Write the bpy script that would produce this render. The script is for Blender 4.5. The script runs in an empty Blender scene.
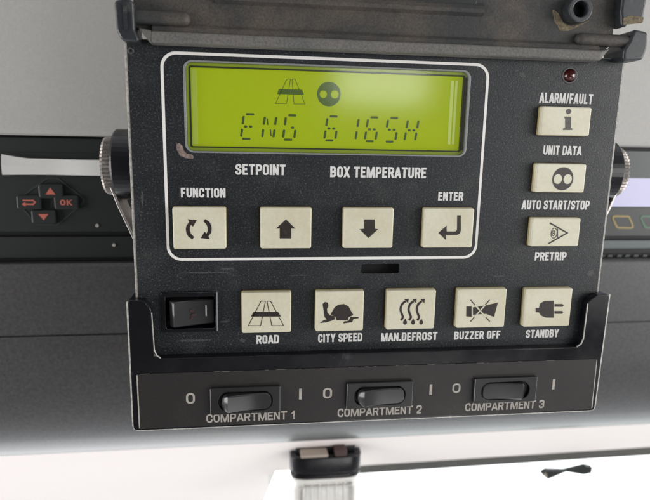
import bpy, bmesh, math, random
from mathutils import Vector, Matrix
random.seed(7)
S = 0.001          # everything below is measured in millimetres; the scene is in metres
sc = bpy.context.scene
COL = sc.collection

# ------------------------------------------------------------------ camera
cam_d = bpy.data.cameras.new("camera")
cam = bpy.data.objects.new("camera", cam_d); COL.objects.link(cam); sc.camera = cam
cam_d.sensor_fit = 'HORIZONTAL'; cam_d.sensor_width = 36.0
cam_d.lens = 560.0/650.0*36.0
cam_d.clip_start = 0.005; cam_d.clip_end = 20
Rcv = Matrix(((0.99164, -0.12763, 0.01877), (-0.00565, -0.18834, -0.98209), (0.12888, 0.97378, -0.18749)))
Rw = Rcv.transposed() @ Matrix(((1,0,0),(0,-1,0),(0,0,-1)))
cam.matrix_world = Matrix.Translation(Vector((-48.32, -202.23, 108.02))*S) @ Rw.to_4x4()
cam_d.dof.use_dof = True; cam_d.dof.focus_distance = 0.206; cam_d.dof.aperture_fstop = 13.0

# ------------------------------------------------------------------ world and lamps
w = bpy.data.worlds.new("World"); sc.world = w; w.use_nodes = True
bg = w.node_tree.nodes['Background']
bg.inputs[0].default_value = (0.95, 0.97, 1.0, 1)
# the cab is darkest behind the viewer and opens to daylight at the sides and ahead
_wt = w.node_tree; _tc = _wt.nodes.new('ShaderNodeTexCoord'); _sp = _wt.nodes.new('ShaderNodeSeparateXYZ'); _mr = _wt.nodes.new('ShaderNodeMapRange')
_mr.interpolation_type = 'SMOOTHSTEP'
_mr.inputs[1].default_value = -0.95; _mr.inputs[2].default_value = 0.1; _mr.inputs[3].default_value = 0.10; _mr.inputs[4].default_value = 1.0
_wt.links.new(_tc.outputs['Generated'], _sp.inputs[0]); _wt.links.new(_sp.outputs['Y'], _mr.inputs[0]); _wt.links.new(_mr.outputs[0], bg.inputs[1])

def area(name, loc, target, sx, sy, power, color):
    l = bpy.data.lights.new(name, 'AREA'); l.shape = 'RECTANGLE'; l.size = sx; l.size_y = sy
    l.energy = power; l.color = color
    o = bpy.data.objects.new(name, l); COL.objects.link(o); o.location = loc
    o.rotation_euler = (Vector(target)-Vector(loc)).to_track_quat('-Z', 'Y').to_euler()
    return o
area('side_window_light', (1.1, -0.5, 0.15), (0, 0, 0.08), 0.8, 0.6, 13.0, (1.0, 0.98, 0.96))
area('driver_window_light', (-1.1, -0.25, 0.0), (0, 0, 0.08), 0.7, 0.6, 11.0, (1.0, 0.97, 0.93))
area('front_side_light', (0.78, -1.00, 0.12), (0.05, 0, 0.1), 0.5, 0.55, 2.6, (1.0, 0.99, 0.97))  # added lamp, mirrors into the right of the face as sheen
area('low_sheen_light', (0.22, -0.55, -0.38), (0, 0, 0.02), 0.30, 0.22, 0.7, (1.0, 0.98, 0.97))  # added lamp without a known source: sheen on rockers and lower panel
area('rear_window_light', (0.225, -1.00, 0.235), (0.02, 0, 0.12), 0.19, 0.08, 0.24, (0.97, 1.0, 0.97))

sc.view_settings.view_transform = 'Standard'; sc.view_settings.look = 'None'
sc.view_settings.exposure = 0; sc.view_settings.gamma = 1

# ------------------------------------------------------------------ materials
def mat(name, col, rough=0.5, metal=0.0, spec=0.5, grain=0.0, gscale=2500, bump=0.0, bscale=2500,
        stain=None, stain_scale=60, stain_lo=0.5, stain_hi=0.7, stain_amt=0.5, coat=0.0, emit=None, estr=0.0, rvar=0.0, speck=None, sss=0.0):
    m = bpy.data.materials.new(name); m.use_nodes = True
    nt = m.node_tree; N = nt.nodes; L = nt.links; b = N['Principled BSDF']
    b.inputs['Roughness'].default_value = rough; b.inputs['Metallic'].default_value = metal
    b.inputs['Specular IOR Level'].default_value = spec; b.inputs['Coat Weight'].default_value = coat
    tc = N.new('ShaderNodeTexCoord')
    cur = None
    rgb = N.new('ShaderNodeRGB'); rgb.outputs[0].default_value = (*col, 1); cur = rgb.outputs[0]
    def noise(scale, detail=4, rgh=0.6):
        n = N.new('ShaderNodeTexNoise'); n.inputs['Scale'].default_value = scale
        n.inputs['Detail'].default_value = detail; n.inputs['Roughness'].default_value = rgh
        L.new(tc.outputs['Object'], n.inputs['Vector']); return n.outputs['Fac']
    def ramp(src, lo, hi):
        r = N.new('ShaderNodeMapRange'); r.inputs[1].default_value = lo; r.inputs[2].default_value = hi
        L.new(src, r.inputs[0]); return r.outputs[0]
    def mix(fac, a, bcol, amt=1.0):
        x = N.new('ShaderNodeMix'); x.data_type = 'RGBA'
        if amt != 1.0:
            mu = N.new('ShaderNodeMath'); mu.operation = 'MULTIPLY'; mu.inputs[1].default_value = amt
            L.new(fac, mu.inputs[0]); fac = mu.outputs[0]
        L.new(fac, x.inputs[0]); L.new(a, x.inputs[6]); x.inputs[7].default_value = (*bcol, 1); return x.outputs[2]
    if stain:
        cur = mix(ramp(noise(stain_scale, 6, 0.65), stain_lo, stain_hi), cur, stain, stain_amt)
    if speck:
        cur = mix(ramp(noise(1800, 2, 0.6), 0.55, 0.72), cur, speck, 0.7)
    if grain:
        g = ramp(noise(gscale, 2, 0.7), 0.3, 0.7)
        hsv = N.new('ShaderNodeHueSaturation'); L.new(cur, hsv.inputs['Color'])
        mm = N.new('ShaderNodeMapRange'); mm.inputs[3].default_value = 1-grain; mm.inputs[4].default_value = 1+grain
        L.new(g, mm.inputs[0]); L.new(mm.outputs[0], hsv.inputs['Value']); cur = hsv.outputs[0]
    L.new(cur, b.inputs['Base Color'])
    if rvar:
        r = N.new('ShaderNodeMapRange'); r.inputs[3].default_value = max(0.02, rough-rvar); r.inputs[4].default_value = rough+rvar
        L.new(ramp(noise(35, 5, 0.6), 0.3, 0.7), r.inputs[0]); L.new(r.outputs[0], b.inputs['Roughness'])
    if bump:
        bp = N.new('ShaderNodeBump'); bp.inputs['Distance'].default_value = bump*S; bp.inputs['Strength'].default_value = 1
        L.new(noise(bscale, 3, 0.6), bp.inputs['Height']); L.new(bp.outputs[0], b.inputs['Normal'])
    if emit:
        b.inputs['Emission Color'].default_value = (*emit, 1); b.inputs['Emission Strength'].default_value = estr
    if sss:
        b.inputs['Subsurface Weight'].default_value = sss; b.inputs['Subsurface Radius'].default_value = (0.002, 0.0015, 0.001)
    return m

M = {}
M['face'] = mat('textured_black_face', (0.0098, 0.0118, 0.0142), 0.44, spec=0.4, grain=0.6, gscale=1500, bump=0.08, bscale=1600,
                stain=(0.075, 0.072, 0.066), stain_scale=38, stain_lo=0.52, stain_hi=0.8, stain_amt=0.45, rvar=0.08, speck=(0.088, 0.094, 0.102))
M['housing'] = mat('pale_housing_edge', (0.42, 0.40, 0.37), 0.5, grain=0.35, gscale=900)
M['ink'] = mat('white_print', (0.62, 0.61, 0.60), 0.55, grain=0.10, gscale=1200, stain=(0.22, 0.21, 0.2), stain_scale=420, stain_lo=0.55, stain_hi=0.72, stain_amt=0.5)
M['ink_line'] = mat('white_line_print', (0.72, 0.70, 0.68), 0.5, grain=0.05)
M['ink_grey'] = mat('greyed_print', (0.36, 0.33, 0.30), 0.55, grain=0.15, stain=(0.1, 0.09, 0.08), stain_scale=500, stain_lo=0.52, stain_hi=0.7, stain_amt=0.6)
M['button'] = mat('cream_button_plastic', (0.60, 0.58, 0.46), 0.38, grain=0.04, gscale=700, stain=(0.44, 0.36, 0.20), stain_scale=45, stain_lo=0.42, stain_hi=0.75, stain_amt=0.5, bump=0.02, bscale=900, sss=0.15)
M['icon'] = mat('dark_brown_ink', (0.018, 0.012, 0.010), 0.45, grain=0.3, gscale=900, stain=(0.10, 0.08, 0.06), stain_scale=500, stain_lo=0.6, stain_hi=0.7, stain_amt=0.4)
M['icon_grey'] = mat('worn_grey_ink', (0.06, 0.056, 0.05), 0.5, grain=0.3, gscale=900)
M['black'] = mat('matt_black', (0.004, 0.004, 0.005), 0.6)
M['gloss'] = mat('glossy_black_plastic', (0.005, 0.005, 0.007), 0.25, rvar=0.12, stain=(0.055, 0.06, 0.07), stain_scale=55, stain_lo=0.6, stain_hi=0.72, stain_amt=0.8)
M['edge'] = mat('metal_and_edge_highlight', (0.50, 0.48, 0.45), 0.45, metal=0.3, grain=0.3, gscale=700)  # metal of the screws; on the bracket it paints edge highlights
M['panel'] = mat('brown_black_panel', (0.012, 0.010, 0.0095), 0.5, grain=0.35, gscale=1400, bump=0.02, stain=(0.03, 0.025, 0.022), stain_scale=50, stain_amt=0.5)
M['rocker'] = mat('rocker_plastic', (0.022, 0.022, 0.024), 0.22, rvar=0.05, grain=0.1)
M['lid'] = mat('dusty_lid_plastic', (0.024, 0.025, 0.025), 0.66, grain=0.35, gscale=1400, bump=0.07, bscale=1200,
               stain=(0.105, 0.08, 0.06), stain_scale=30, stain_lo=0.42, stain_hi=0.66, stain_amt=0.65)
M['switch_frame'] = mat('switch_frame_plastic', (0.012, 0.011, 0.011), 0.4, grain=0.1)
M['lid_rim'] = mat('pale_lid_rim', (0.115, 0.108, 0.10), 0.62, grain=0.3, gscale=1300, bump=0.04, bscale=1200, stain=(0.06, 0.07, 0.07), stain_scale=45, stain_amt=0.6)  # rim colour paler than the lid plastic
M['hinge'] = mat('blue_black_hinge', (0.018, 0.021, 0.025), 0.42, grain=0.3, gscale=900, stain=(0.14, 0.13, 0.12), stain_scale=120, stain_lo=0.55, stain_hi=0.75, stain_amt=0.6)
M['dust'] = mat('ochre_dust', (0.15, 0.12, 0.075), 0.9, grain=0.5, gscale=900, bump=0.1, bscale=1200)
M['lcd'] = mat('green_display_film', (0.21, 0.27, 0.004), 0.6, spec=0.05, grain=0.05, gscale=1500, stain=(0.27, 0.25, 0.008), stain_scale=25, stain_lo=0.45, stain_hi=0.7, stain_amt=0.5, emit=(0.27, 0.33, 0.008), estr=0.68)
M['lcd_wall'] = mat('green_light_guide', (0.22, 0.27, 0.03), 0.25, emit=(0.16, 0.21, 0.01), estr=0.35)
M['lcd_step'] = mat('dark_green_gasket', (0.02, 0.03, 0.004), 0.5)
M['lcd_ink'] = mat('display_segment', (0.045, 0.075, 0.012), 0.5, emit=(0.04, 0.08, 0.01), estr=0.2)
M['lcd_faint'] = mat('display_icon', (0.07, 0.115, 0.015), 0.5, emit=(0.04, 0.08, 0.01), estr=0.2)
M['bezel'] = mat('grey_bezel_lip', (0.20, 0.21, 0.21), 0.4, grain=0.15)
M['worn'] = mat('worn_pinkish_primer', (0.20, 0.145, 0.13), 0.6, grain=0.35, gscale=700, bump=0.05, stain=(0.08, 0.06, 0.055), stain_scale=300, stain_amt=0.6)
M['led'] = mat('dark_red_lens', (0.045, 0.004, 0.005), 0.12, coat=0.5)
M['steel'] = mat('knurled_steel', (0.27, 0.245, 0.225), 0.42, metal=0.9, grain=0.3, gscale=500)
M['strap'] = mat('brushed_steel_strap', (0.42, 0.39, 0.38), 0.4, metal=0.85, grain=0.2, gscale=500)
M['wall'] = mat('pale_grey_vinyl', (0.455, 0.445, 0.425), 0.7, grain=0.05, gscale=900, bump=0.03, bscale=700, stain=(0.40, 0.39, 0.37), stain_scale=12, stain_amt=0.4)
M['dash'] = mat('dark_grey_console', (0.058, 0.058, 0.060), 0.42, coat=0.12, grain=0.25, gscale=700, bump=0.03, bscale=800, stain=(0.06, 0.052, 0.048), stain_scale=18, stain_amt=0.6)
M['unit'] = mat('unit_black_plastic', (0.014, 0.017, 0.017), 0.42, grain=0.15)
M['unit_teal'] = mat('unit_grey_green', (0.030, 0.040, 0.042), 0.4, grain=0.15)
M['strip'] = mat('dull_strip', (0.035, 0.042, 0.044), 0.5, grain=0.2)
M['bar'] = mat('unit_grey_bar', (0.085, 0.105, 0.11), 0.45, grain=0.1)
M['screen'] = mat('lavender_screen', (0.30, 0.30, 0.42), 0.3, emit=(0.42, 0.40, 0.58), estr=0.55)
M['paper'] = mat('white_paper', (0.78, 0.77, 0.75), 0.8, grain=0.03)
M['redink'] = mat('backlit_red_symbol', (0.42, 0.11, 0.085), 0.5, emit=(0.9, 0.2, 0.13), estr=0.05)
M['yellow'] = mat('ochre_outline', (0.30, 0.22, 0.07), 0.5)
M['green'] = mat('green_outline', (0.06, 0.16, 0.09), 0.5)
M['blue'] = mat('blue_outline', (0.06, 0.17, 0.24), 0.5)
M['liner'] = mat('pale_headliner', (0.86, 0.80, 0.78), 0.8, grain=0.03, bump=0.04, bscale=600)
M['lamp_white'] = mat('clear_lamp_lens', (0.72, 0.71, 0.68), 0.12, bump=0.6, bscale=150)
M['frit'] = mat('grey_glass_band', (0.085, 0.085, 0.08), 0.5)
M['glint'] = mat('cream_chrome_clip', (0.38, 0.33, 0.28), 0.35, metal=0.4)
M['sky'] = mat('bright_sky', (0.9, 0.9, 0.9), 1.0, emit=(0.97, 0.985, 1.0), estr=3.0)

def glass(name, tint, f=0.06, rough=0.02):
    m = bpy.data.materials.new(name); m.use_nodes = True; nt = m.node_tree; N = nt.nodes; L = nt.links
    N.remove(N['Principled BSDF']); out = N['Material Output']
    t = N.new('ShaderNodeBsdfTransparent'); t.inputs[0].default_value = (*tint, 1)
    g = N.new('ShaderNodeBsdfGlossy'); g.inputs['Roughness'].default_value = rough
    lw = N.new('ShaderNodeLayerWeight'); pw = N.new('ShaderNodeMath'); pw.operation = 'POWER'; pw.inputs[1].default_value = 5
    fr = N.new('ShaderNodeMath'); fr.operation = 'MULTIPLY_ADD'; fr.inputs[1].default_value = 0.9; fr.inputs[2].default_value = 0.04
    L.new(lw.outputs['Facing'], pw.inputs[0]); L.new(pw.outputs[0], fr.inputs[0])
    mx = N.new('ShaderNodeMixShader'); L.new(fr.outputs[0], mx.inputs[0]); L.new(t.outputs[0], mx.inputs[1]); L.new(g.outputs[0], mx.inputs[2])
    L.new(mx.outputs[0], out.inputs[0]); return m
M['glass'] = glass('clear_display_window', (0.97, 0.98, 0.95), rough=0.13)
M['windscreen'] = glass('windscreen_glass', (0.95, 0.97, 0.96))

# ------------------------------------------------------------------ mesh helpers
# local coordinates: x to the right, z up, h = millimetres out of the face towards the viewer (world y = -h)
def V(x, z, h): return (x*S, -h*S, z*S)
def link(name, me, m, parent=None):
    o = bpy.data.objects.new(name, me); COL.objects.link(o)
    if m is not None and not me.materials: me.materials.append(M[m] if isinstance(m, str) else m)
    if parent: o.parent = parent
    return o
def empty(name, label, cat, loc=(0,0,0), group=None):
    o = bpy.data.objects.new(name, None); COL.objects.link(o); o.empty_display_size = 0.01
    o['label'] = label; o['category'] = cat
    if group: o['group'] = group
    return o
def rrect(x0, x1, z0, z1, r=1.0, n=6):
    P = []
    for cx, cz, a0 in ((x1-r, z0+r, -90), (x1-r, z1-r, 0), (x0+r, z1-r, 90), (x0+r, z0+r, 180)):
        for i in range(n+1):
            a = math.radians(a0+90*i/n); P.append((cx+r*math.cos(a), cz+r*math.sin(a)))
    return P
def circ(x, z, r, n=32, rz=None):
    rz = rz or r
    return [(x+r*math.cos(2*math.pi*i/n), z+rz*math.sin(2*math.pi*i/n)) for i in range(n)]
def round_poly(pts, r, n=5):
    """pts: list of (x,z) or (x,z,radius)"""
    out = []; k = len(pts)
    for i in range(k):
        p = Vector(pts[i][:2]); a = Vector(pts[i-1][:2]); b = Vector(pts[(i+1) % k][:2])
        rr = pts[i][2] if len(pts[i]) > 2 else r
        if rr <= 0: out.append(tuple(p)); continue
        da = (a-p).normalized(); db = (b-p).normalized()
        ang = da.angle(db); d = min(rr/math.tan(ang/2), (a-p).length*.49, (b-p).length*.49)
        s, e = p+da*d, p+db*d
        for j in range(n+1):
            t = j/n; q = s*(1-t)**2 + p*2*t*(1-t) + e*t*t; out.append(tuple(q))
    return out
def plate(name, outlines, h0, h1, m, parent=None, bevel=0.0, res=2):
    """flat solid from h0 to h1; nested outlines are holes"""
    cu = bpy.data.curves.new(name, 'CURVE'); cu.dimensions = '2D'; cu.fill_mode = 'BOTH'
    for o in outlines:
        sp = cu.splines.new('POLY'); sp.points.add(len(o)-1)
        for i, (x, z) in enumerate(o): sp.points[i].co = (x, z, 0, 1)
        sp.use_cyclic_u = True
    cu.extrude = (h1-h0)/2-bevel; cu.bevel_depth = bevel; cu.bevel_resolution = res; cu.offset = -bevel
    t = bpy.data.objects.new('tmp', cu); COL.objects.link(t)
    dg = bpy.context.evaluated_depsgraph_get()
    me = bpy.data.meshes.new_from_object(t.evaluated_get(dg)); bpy.data.objects.remove(t); bpy.data.curves.remove(cu)
    mid = (h0+h1)/2
    for v in me.vertices:
        x, z, h = v.co; v.co = V(x, z, h+mid)
    me.name = name
    me.polygons.foreach_set('use_smooth', [False]*len(me.polygons))
    me.materials.clear()
    return link(name, me, m, parent)
def mesh(name, verts, faces, m, parent=None, smooth=False):
    me = bpy.data.meshes.new(name); me.from_pydata([V(*v) for v in verts], [], faces); me.update()
    bm = bmesh.new(); bm.from_mesh(me); bmesh.ops.recalc_face_normals(bm, faces=bm.faces); bm.to_mesh(me); bm.free()
    if smooth: me.polygons.foreach_set('use_smooth', [True]*len(me.polygons))
    return link(name, me, m, parent)
def bevel(o, wd, seg=3, angle=30):
    b = o.modifiers.new('bevel', 'BEVEL'); b.width = wd*S; b.segments = seg; b.limit_method = 'ANGLE'; b.angle_limit = math.radians(angle)
    b.harden_normals = False
    return o
def box(name, x0, x1, z0, z1, h0, h1, m, parent=None, bv=0.0):
    vs = [(x, z, h) for h in (h0, h1) for z in (z0, z1) for x in (x0, x1)]
    o = mesh(name, vs, [(0,1,3,2),(4,5,7,6),(0,1,5,4),(2,3,7,6),(0,2,6,4),(1,3,7,5)], m, parent)
    if bv: bevel(o, bv)
    return o
def profile(name, pts, x0, x1, m, parent=None, smooth=False, closed=True):
    """pts: (h, z) polygon extruded along x"""
    n = len(pts); vs = [(x, z, h) for x in (x0, x1) for (h, z) in pts]
    fs = [(i, (i+1) % n, n+(i+1) % n, n+i) for i in range(n if closed else n-1)]
    if closed: fs += [tuple(range(n)), tuple(range(n, 2*n))]
    return mesh(name, vs, fs, m, parent, smooth)
def stroke(pts, wd, closed=False):
    """outline polygons of a polyline of width wd"""
    out = []; k = len(pts)
    for i in range(k if closed else k-1):
        a = Vector(pts[i][:2]); b = Vector(pts[(i+1) % k][:2]); d = (b-a).normalized(); nrm = Vector((-d.y, d.x))*wd/2; e = d*wd*0.5
        out.append([tuple(a-e+nrm), tuple(a-e-nrm), tuple(b+e-nrm), tuple(b+e+nrm)])
    return out
def ribbon(pts, wd, closed=False):
    """constant-width mitred band along pts: returned as ('r', left, right, closed)"""
    n = len(pts); Lf = []; Rt = []
    for i in range(n):
        p = Vector(pts[i]); a = Vector(pts[i-1]) if (closed or i) else None; b = Vector(pts[(i+1) % n]) if (closed or i < n-1) else None
        d1 = (p-a).normalized() if a is not None else None; d2 = (b-p).normalized() if b is not None else None
        if d1 is None: d1 = d2
        if d2 is None: d2 = d1
        nn = Vector((-(d1+d2).y, (d1+d2).x)); nn = nn.normalized() if nn.length > 1e-6 else Vector((-d1.y, d1.x))
        c = max(.45, nn.dot(Vector((-d1.y, d1.x)))); nn = nn*(wd/2/c)
        Lf.append(tuple(p+nn)); Rt.append(tuple(p-nn))
    return ('r', Lf, Rt, closed)
def flat(name, polys, h0, h1, m, parent=None):
    """several separate (possibly overlapping) flat shapes joined in one mesh"""
    bm = bmesh.new(); k = 0
    for p in polys:
        if isinstance(p, dict):   # outline with holes
            ob = plate('tmp', [p['o']]+p['holes'], h0, h1, None); me = ob.data
            for v in me.vertices: v.co = v.co/S
            bm.from_mesh(me)
            bpy.data.objects.remove(ob); bpy.data.meshes.remove(me); continue
        t_ = h1+0.004*(k % 5); k += 1
        def W(q, h): return bm.verts.new((q[0], -h, q[1]))
        if p[0] == 'r':
            _, A_, B_, cl = p; n = len(A_)
            a1 = [W(q, t_) for q in A_]; b1 = [W(q, t_) for q in B_]; a0 = [W(q, h0) for q in A_]; b0 = [W(q, h0) for q in B_]
            for i in range(n if cl else n-1):
                j = (i+1) % n
                bm.faces.new((a1[i], a1[j], b1[j], b1[i])); bm.faces.new((a1[i], a0[i], a0[j], a1[j])); bm.faces.new((b1[i], b1[j], b0[j], b0[i]))
            if not cl:
                for i in (0, n-1): bm.faces.new((a1[i], b1[i], b0[i], a0[i]))
            continue
        top = [W(q, t_) for q in p]; bot = [W(q, h0) for q in p]
        f = bm.faces.new(top); n = len(p)
        for i in range(n): bm.faces.new((top[i], top[(i+1) % n], bot[(i+1) % n], bot[i]))
        f.normal_update(); bmesh.ops.triangulate(bm, faces=[f], ngon_method='EAR_CLIP')
    bmesh.ops.recalc_face_normals(bm, faces=bm.faces)
    for v in bm.verts: v.co *= S
    me = bpy.data.meshes.new(name); bm.to_mesh(me); bm.free()
    return link(name, me, m, parent)
# lettering drawn as strokes: a condensed grotesque like the one printed on the unit
def open_round(pts, r, n=5):
    out = []; k = len(pts)
    for i in range(k):
        p = Vector(pts[i][:2])
        if i in (0, k-1) or len(pts[i]) < 3: out.append(tuple(p)); continue
        a = Vector(pts[i-1][:2]); b = Vector(pts[i+1][:2]); da = (a-p).normalized(); db = (b-p).normalized()
        d = min(r, (a-p).length*.49, (b-p).length*.49); s, e = p+da*d, p+db*d
        for j in range(n+1):
            t = j/n; w0, w1, w2 = (1-t)**2, 1.25*t*(1-t), t*t; q = (s*w0+p*w1+e*w2)/(w0+w1+w2); out.append(tuple(q))
    return out
def glyph(ch, w, t, x):
    e = t/2/(1-t); r = w*.42
    if ch == 'M' : w = w*1.38
    if ch in 'I|': w = t
    if ch == '/': w = w*.62
    if ch in 'LEF': w = w*.88
    if ch == '.': w = t*1.1
    if ch == '1': w = w*.62
    def m_(p): return (x+t/2+p[0]*(w-t), t/2+p[1]*(1-t)) + tuple(p[2:])
    def P_(*pts): return ribbon(open_round([m_(p) for p in pts], r), t)
    def C_(*pts):
        q = [m_(p) for p in pts]; q = [(a[0], a[1], r if len(a) > 2 else 0) for a in q]
        return ribbon(round_poly(q, 0, 5), t, True)
    def D_(x0, y0, x1, y1, k=1.08):
        a = m_((x0, y0)); b = m_((x1, y1)); hw = t*k/2
        return [(a[0]-hw, a[1]), (a[0]+hw, a[1]), (b[0]+hw, b[1]), (b[0]-hw, b[1])]
    lo, hi = -e, 1+e; q = 1
    G = {
     'O': lambda: [C_((0,0,q),(1,0,q),(1,1,q),(0,1,q))], '0': lambda: [C_((0,0,q),(1,0,q),(1,1,q),(0,1,q))],
     'C': lambda: [P_((1,.66),(1,1,q),(0,1,q),(0,0,q),(1,0,q),(1,.36))],
     'G': lambda: [P_((1,.68),(1,1,q),(0,1,q),(0,0,q),(1,0,q),(1,.42),(.5,.42))],
     'S': lambda: [P_((1,.70),(1,1,q),(0,1,q),(0,.53,q),(1,.47,q),(1,0,q),(0,0,q),(0,.30))],
     'U': lambda: [P_((0,hi),(0,0,q),(1,0,q),(1,hi))],
     'D': lambda: [C_((0,0),(1,0,q),(1,1,q),(0,1))],
     'B': lambda: [C_((0,.51),(.95,.51,q),(.95,1,q),(0,1)), C_((0,0),(1,0,q),(1,.51,q),(0,.51))],
     'P': lambda: [C_((0,.42),(1,.42,q),(1,1,q),(0,1)), P_((0,lo),(0,.6))],
     'R': lambda: [C_((0,.46),(1,.46,q),(1,1,q),(0,1)), P_((0,lo),(0,.6)), D_(1.02,lo,.62,.46)],
     'E': lambda: [P_((1.25,0),(0,0),(0,1),(1.25,1)), P_((0,.52),(1.1,.52))],
     'F': lambda: [P_((0,lo),(0,1),(1.25,1)), P_((0,.50),(1.05,.50))],
     'L': lambda: [P_((0,hi),(0,0),(1.2,0))],
     'T': lambda: [P_((-.12-e,1),(1.12+e,1)), P_((.5,lo),(.5,1))],
     'I': lambda: [[(x, 0), (x+t, 0), (x+t, 1), (x, 1)]],
     'H': lambda: [P_((0,lo),(0,hi)), P_((1,lo),(1,hi)), P_((0,.5),(1,.5))],
     'A': lambda: [D_(-.12,lo,.5,hi), D_(1.12,lo,.5,hi), P_((.14,.24),(.86,.24))],
     'M': lambda: [P_((0,lo),(0,hi)), P_((1,lo),(1,hi)), D_(.5,lo,.06,hi,1.0), D_(.5,lo,.94,hi,1.0)],
     'N': lambda: [P_((0,lo),(0,hi)), P_((1,lo),(1,hi)), D_(1,lo,0,hi,1.05)],
     'X': lambda: [D_(-.1,lo,1.1,hi), D_(1.1,lo,-.1,hi)],
     'Y': lambda: [D_(.5,.38,-.1,hi), D_(.5,.38,1.1,hi), P_((.5,lo),(.5,.45))],
     'Z': lambda: [P_((-.2,1),(1.2,1)), P_((-.2,0),(1.25,0)), D_(.0,0,1.0,1)],
     'K': lambda: [P_((0,lo),(0,hi)), D_(0,.34,1.05,hi), D_(1.1,lo,.35,.55)],
     '/': lambda: [D_(0,lo,1,hi,.9)],
     '.': lambda: [[(x, 0), (x+w, 0), (x+w, t*1.1), (x, t*1.1)]],
     '1': lambda: [P_((1,lo),(1,hi)), D_(-.1,.66,.95,.97)],
     '2': lambda: [P_((0,.68),(0,1,q),(1,1,q),(1,.58,q),(0,.02)), P_((0,0),(1.05,0))],
     '3': lambda: [P_((0,.72),(0,1,q),(1,1,q),(1,.52,q),(.35,.52)), P_((.35,.52),(1,.52,q),(1,0,q),(0,0,q),(0,.28))],
    }[ch]()
    return G, w
def text(word, x0, x1, z0, z1, h, m, parent, label=None, w=.56, t=.195, gap=.085, name='lettering', thick=.05):
    prims = []; x = 0
    for ch in word:
        if ch == ' ': x += w*.55; continue
        g, ww = glyph(ch, w, t, x); prims += g; x += ww+gap
    tot = x-gap
    def f(p): return (x0+p[0]/tot*(x1-x0), z0+p[1]*(z1-z0))
    out = [('r', [f(p) for p in g[1]], [f(p) for p in g[2]], g[3]) if g[0] == 'r' else [f(p) for p in g] for g in prims]
    o = flat(name, out, h, h+thick, m, parent)
    if label: o['label'] = label
    return o

# ------------------------------------------------------------------ the setting behind the unit
def structure(o): o['kind'] = 'structure'; return o
# upper wall: pale panel with a rolled lower edge above the equipment bay
pr = [(-80, 400), (-66, 400), (-66, 112)] + [(-66-3+3*math.cos(a), 112-3+3*math.sin(a)+0.0) for a in [math.radians(-k*15) for k in range(1, 7)]] + [(-80, 109-3)]
pr = [(-100, 400), (-66, 400), (-66, 111.5), (-66.6, 109.8), (-68.2, 109.0), (-100, 109.0)]
structure(profile('console_wall', pr, -420, 420, 'wall'))
# equipment bay: the dark back that shows between and below the units
structure(profile('bay_backing', [(-110, 109), (-74, 109), (-74, 50.5), (-110, 50.5)], -420, 420, 'black'))
# lower console panel: flat, then rolling away under towards the windscreen
R0 = 70.0
def low(h_off=0.0):
    p = [(-66, 49.0), (-66, 16.2), (-67, 16.0), (-67, 15.4), (-66, 15.2)]
    p += [(-66, 1)]
    for k in range(0, 46):
        a = math.radians(k*2.0); p.append((-(66+R0)+R0*math.cos(a), -5-R0*math.sin(a)))
    return p
lp = low(); lp = [(-72, 50.3), (-67.5, 50.3)] + lp + [(-150, -70), (-150, 50.3)]
o = structure(profile('console_panel', lp, -420, 420, 'dash'))
bm = bmesh.new(); bm.from_mesh(o.data)
bmesh.ops.delete(bm, geom=[f for f in bm.faces if len(f.verts) > 4], context='FACES_ONLY')   # open ends far outside the view
bm.to_mesh(o.data); bm.free()
o.data.polygons.foreach_set('use_smooth', [True]*len(o.data.polygons)); o.data.set_sharp_from_angle(angle=math.radians(20))
# pale headliner strip above the windscreen; left of the glass it runs on down as the pillar trim
def hl(z): return -104-(-64-z)*46/50.6
front = [(-420, -62), (420, -62), (420, -106.4), (-33, -116.1), (-46, -230), (-420, -230)]
vs = [(x, z, hl(z)) for x, z in front]+[(x, z, hl(z)-2) for x, z in front]
structure(mesh('headliner', vs, [(0,1,2,3), (0,3,4,5), (6,9,8,7), (6,11,10,9)]+[(i, (i+1) % 6, (i+1) % 6+6, i+6) for i in range(6)], 'liner'))
structure(mesh('sky', [(-6000, 300, -1500), (6000, 300, -1500), (6000, -9000, -1500), (-6000, -9000, -1500)], [(0,1,2,3)], 'sky'))

# windscreen: glass sheet with a black printed band and dotted edge
ws = empty('windscreen', 'bright windscreen below the console with a black band along its top edge', 'windscreen')
def ftop(x): return -115.4+.0214*x
plate('glass_sheet', [[(-38, ftop(-38)+6), (420, ftop(420)+6), (420, -420), (-38, -420)]], -157, -155, 'windscreen', ws)
band = [[(-18, ftop(-18)+5), (420, ftop(420)+5), (420, ftop(420)-15.0), (-18, ftop(-18)-8.4)]]
plate('printed_band', band, -154.9, -154.7, 'frit', ws)
dots = []
for i in range(150):
    x = -16+i*2.4; dots.append(circ(x, ftop(x)-9.7-.0150*(x+18), 0.7, 8))
flat('dot_row', dots, -154.9, -154.75, 'frit', ws)
# dark bow tie shaped reflection in the glass, built as added solid pieces
reflection = empty('reflection', 'small dark bow tie shaped reflection on the bright windscreen', 'reflection')
bx, bz = 184.2, -129.0
flat('wing', [[(bx-1.5, bz+.3), (bx-17, bz+1.6), (bx-20.5, bz-1.2), (bx-15.5, bz-5.6), (bx-1.5, bz-.3)]], -154, -150, 'unit', reflection)
flat('wing', [[(bx-1.5, bz-.3), (bx+13, bz-3.6), (bx+19, bz-2.6), (bx+19.5, bz+2.0), (bx+14, bz+3.2), (bx-1.5, bz+.3)]], -154, -150, 'unit', reflection)
flat('facet', [[(bx-20.6, bz-1.2), (bx-17.5, bz+.2), (bx-15.2, bz-5.8)]], -150, -149.6, 'glint', reflection)

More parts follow.
